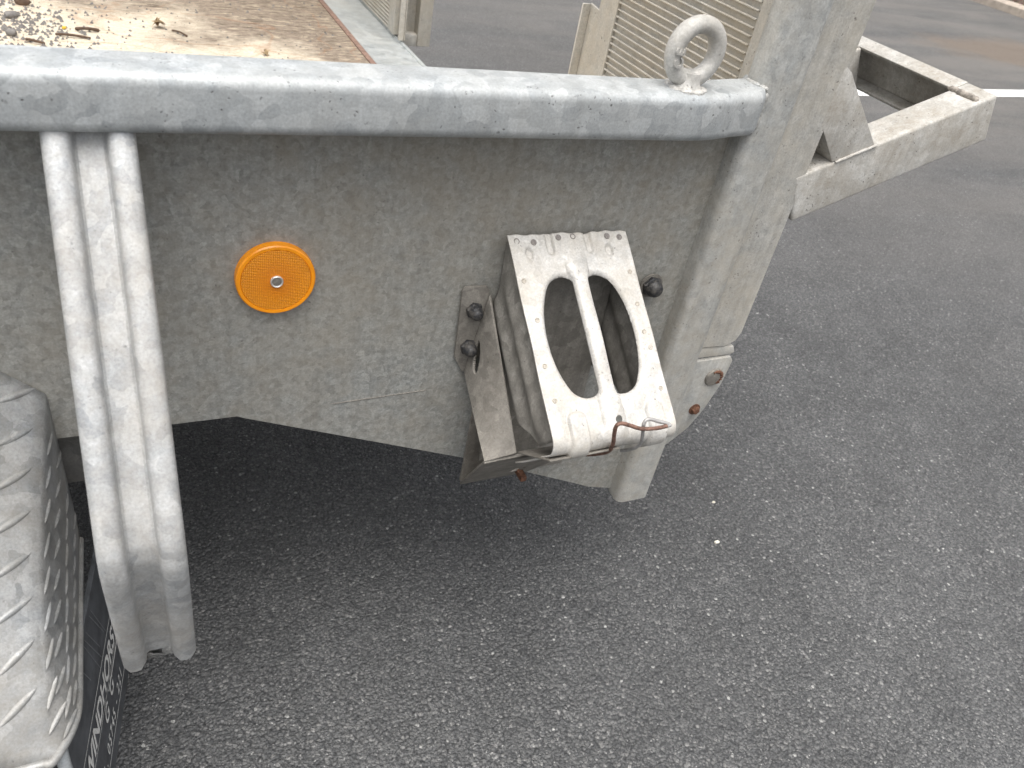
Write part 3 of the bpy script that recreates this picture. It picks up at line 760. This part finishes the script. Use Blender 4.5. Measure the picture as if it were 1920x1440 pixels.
spots = [(-.075, .0079, 1), (-.053, .0101, 1), (-.019, .0055, 1), (.001, .0049, 1), (.0492, .0061, 1), (.0666, .0082, 1), (-.0751, .0563, 0), (-.0677, .1047, 0), (-.0671, .1253, 0), (-.0694, .1594, 0), (-.0649, .2009, 0), (.0716, .0537, 0), (.0727, .0952, 0), (.0743, .1309, 0), (.0787, .1516, 0), (.0811, .2031, 0)]
for u, v, dk_ in spots:
    ul = (u-(-.004+.048*v))/(1+.14*.3*v/LF)
    c = ck(ul, v, .0009); r = .0042 if dk_ else .0034
    o = lathe('spot_weld', [(r, -.001), (r*.9, .0007), (r*.62, .0006), (r*.5, .0002), (r*.25, .0003), (0, .0004)], c, cn, 'spot' if dk_ else 'spot_pale', None, 14); adopt(o, chock)

# spring wire that clips the chock into the tray
F_, EYE = 1500., Vector((0, -.77, 1.15))
def at(px, py, y):
    dd = fw+rt*((px-960)/F_)-up*((py-720)/F_); return EYE+dd*((y-EYE.y)/dd.y)
wp = [(1085, 853, -.165), (1120, 851, -.185), (1141, 846, -.2), (1149, 834, -.212), (1152, 812, -.221), (1156, 798, -.224), (1166, 794, -.224), (1182, 798, -.226), (1203, 804, -.229), (1230, 803, -.230), (1250, 799, -.229)]
wire('clip_wire', [at(*p) for p in wp], .0024, 'wire', hold, 10, 6, .05)
wp = [(1250, 799, -.229), (1256, 797, -.2275), (1250, 793.5, -.2255), (1234, 790, -.2235), (1219, 786, -.2225), (1210, 789, -.2225), (1206, 800, -.223), (1205, 815, -.219), (1202, 829, -.213), (1195, 837, -.206), (1183, 842, -.196), (1165, 845, -.18)]
wire('clip_wire', [at(*p) for p in wp], .0022, 'wire_clean', hold, 10, 6, .03)

# ------------------------------------------------------------------ loose things
def pebble(name, loc, r, mat, label=None, cat='stone', group=None, flat=.65, seed=0):
    rr = random.Random(seed); bm = bmesh.new(); bmesh.ops.create_icosphere(bm, subdivisions=2, radius=1)
    ax = (rr.uniform(.75, 1.25), rr.uniform(.75, 1.25), flat)
    for v in bm.verts:
        k = 1+.16*math.sin(v.co.x*3.1+seed)+.14*math.sin(v.co.y*4.3+seed*2)+rr.uniform(-.07, .07)
        v.co = Vector((v.co.x*ax[0], v.co.y*ax[1], v.co.z*ax[2]))*k*r
    o = from_bm(name, bm, mat, None, True, 35); o.location = (loc[0], loc[1], loc[2]+r*flat*.8); o.rotation_euler.z = rr.uniform(0, 6)
    if label: tag(o, label, cat, group)
    return o
pebble('pebble', (-.172, 1.585, DZ), .017, 'stone_b', 'reddish brown pebble lying on the wooden trailer deck', seed=1)
pebble('pebble', (-.19, 1.47, DZ), .012, 'stone_a', 'dark grey pebble on the deck beside the gravel patch', seed=2)
pebble('pebble', (-.185, 1.335, DZ), .013, 'stone_a', 'pinkish grey pebble at the edge of the gravel patch', seed=3)
pebble('yellow_crumb', (-.083, 1.405, DZ), .006, 'yellow', 'tiny yellow crumb in the gravel patch on the deck', 'crumb', seed=4)
def twig(pts, r, label):
    tag(wire('twig', [(x, y, DZ+h) for x, y, h in pts], r, 'twig', None, 7, 4, .15), label, 'twig')
twig([(-.06, 1.40, .004), (-.035, 1.393, .008), (-.012, 1.398, .004)], .0035, 'short dark twig beside the yellow crumb')
twig([(-.1, 1.35, .004), (-.07, 1.343, .006), (-.03, 1.338, .003)], .003, 'straight brown twig in front of the gravel patch')
twig([(-.155, 1.30, .004), (-.145, 1.285, .008), (-.12, 1.28, .003)], .0028, 'curved reddish twig close to the trailer rail')
twig([(.15, 1.44, .003), (.165, 1.42, .006), (.18, 1.40, .003)], .0022, 'thin twig beside the dry leaf clump on deck')
def leaf_clump(loc, label, sd, n=7, sc=.016):
    rr = random.Random(sd); V = []; F = []
    for k in range(n):
        a = rr.uniform(0, 6.28); e = rr.uniform(.1, .9); o = Vector((rr.uniform(-.6, .6), rr.uniform(-.6, .6), rr.uniform(.05, .5)))*sc
        u = Vector((math.cos(a)*math.cos(e), math.sin(a)*math.cos(e), math.sin(e)))*sc; w = Vector((-math.sin(a), math.cos(a), rr.uniform(-.4, .4)))*sc*.45
        b = len(V); V += [o-u, o+w+u*.1, o+u, o-w+u*.1, o+Vector((0, 0, sc*.2))]; F += [(b, b+1, b+4), (b+1, b+2, b+4), (b+2, b+3, b+4), (b+3, b, b+4)]
    zmin = min(v.z for v in V); V = [v-Vector((0, 0, zmin)) for v in V]
    o = mesh('dry_leaf', V, F, 'leaf'); o.location = (loc[0], loc[1], DZ); tag(o, label, 'leaf')
leaf_clump((.122, 1.465), 'crumpled dry leaf clump lying mid deck', 3)
leaf_clump((.345, 1.292), 'small curled brown leaf close behind the trailer rail', 5, 4, .011)
# grit scattered on the boards
rr = random.Random(11); V = []; F = []
for k in range(1500):
    if k < 620: x, y = rr.gauss(-.2, .085), rr.gauss(1.42, .10)
    else: x, y = rr.uniform(-.9, .58), rr.uniform(.9, 1.9)
    if not (-1.2 < x < .59 and .2 < y < 1.93): continue
    s = abs(rr.gauss(.0016, .0014))+.0009; s *= 1.4 if k < 620 else .85; b = len(V); a = rr.uniform(0, 6.3)
    for dx, dy, dz in ((1, .2, 0), (-.3, 1, 0), (-.9, -.5, 0), (.4, -.9, 0), (.1, .1, 1.1)):
        V.append((x+s*(dx*math.cos(a)-dy*math.sin(a)), y+s*(dx*math.sin(a)+dy*math.cos(a)), DZ+.0003+dz*s))
    F += [(b, b+1, b+4), (b+1, b+2, b+4), (b+2, b+3, b+4), (b+3, b, b+4)]
gr = mesh('grit', V, F, 'stone_a'); tag(gr, 'grey grit and gravel scattered on the wooden deck', 'gravel', kind='stuff')
pebble('stone_chip', (1.012, .004, -.001), .0048, 'chip', 'larger pale stone chip lying loose on the asphalt', 'stone', None, .8, 21)
pebble('stone_chip', (1.075, .105, -.001), .0032, 'chip', 'tiny pale stone chip lying near the larger chip', 'stone', None, .8, 22)
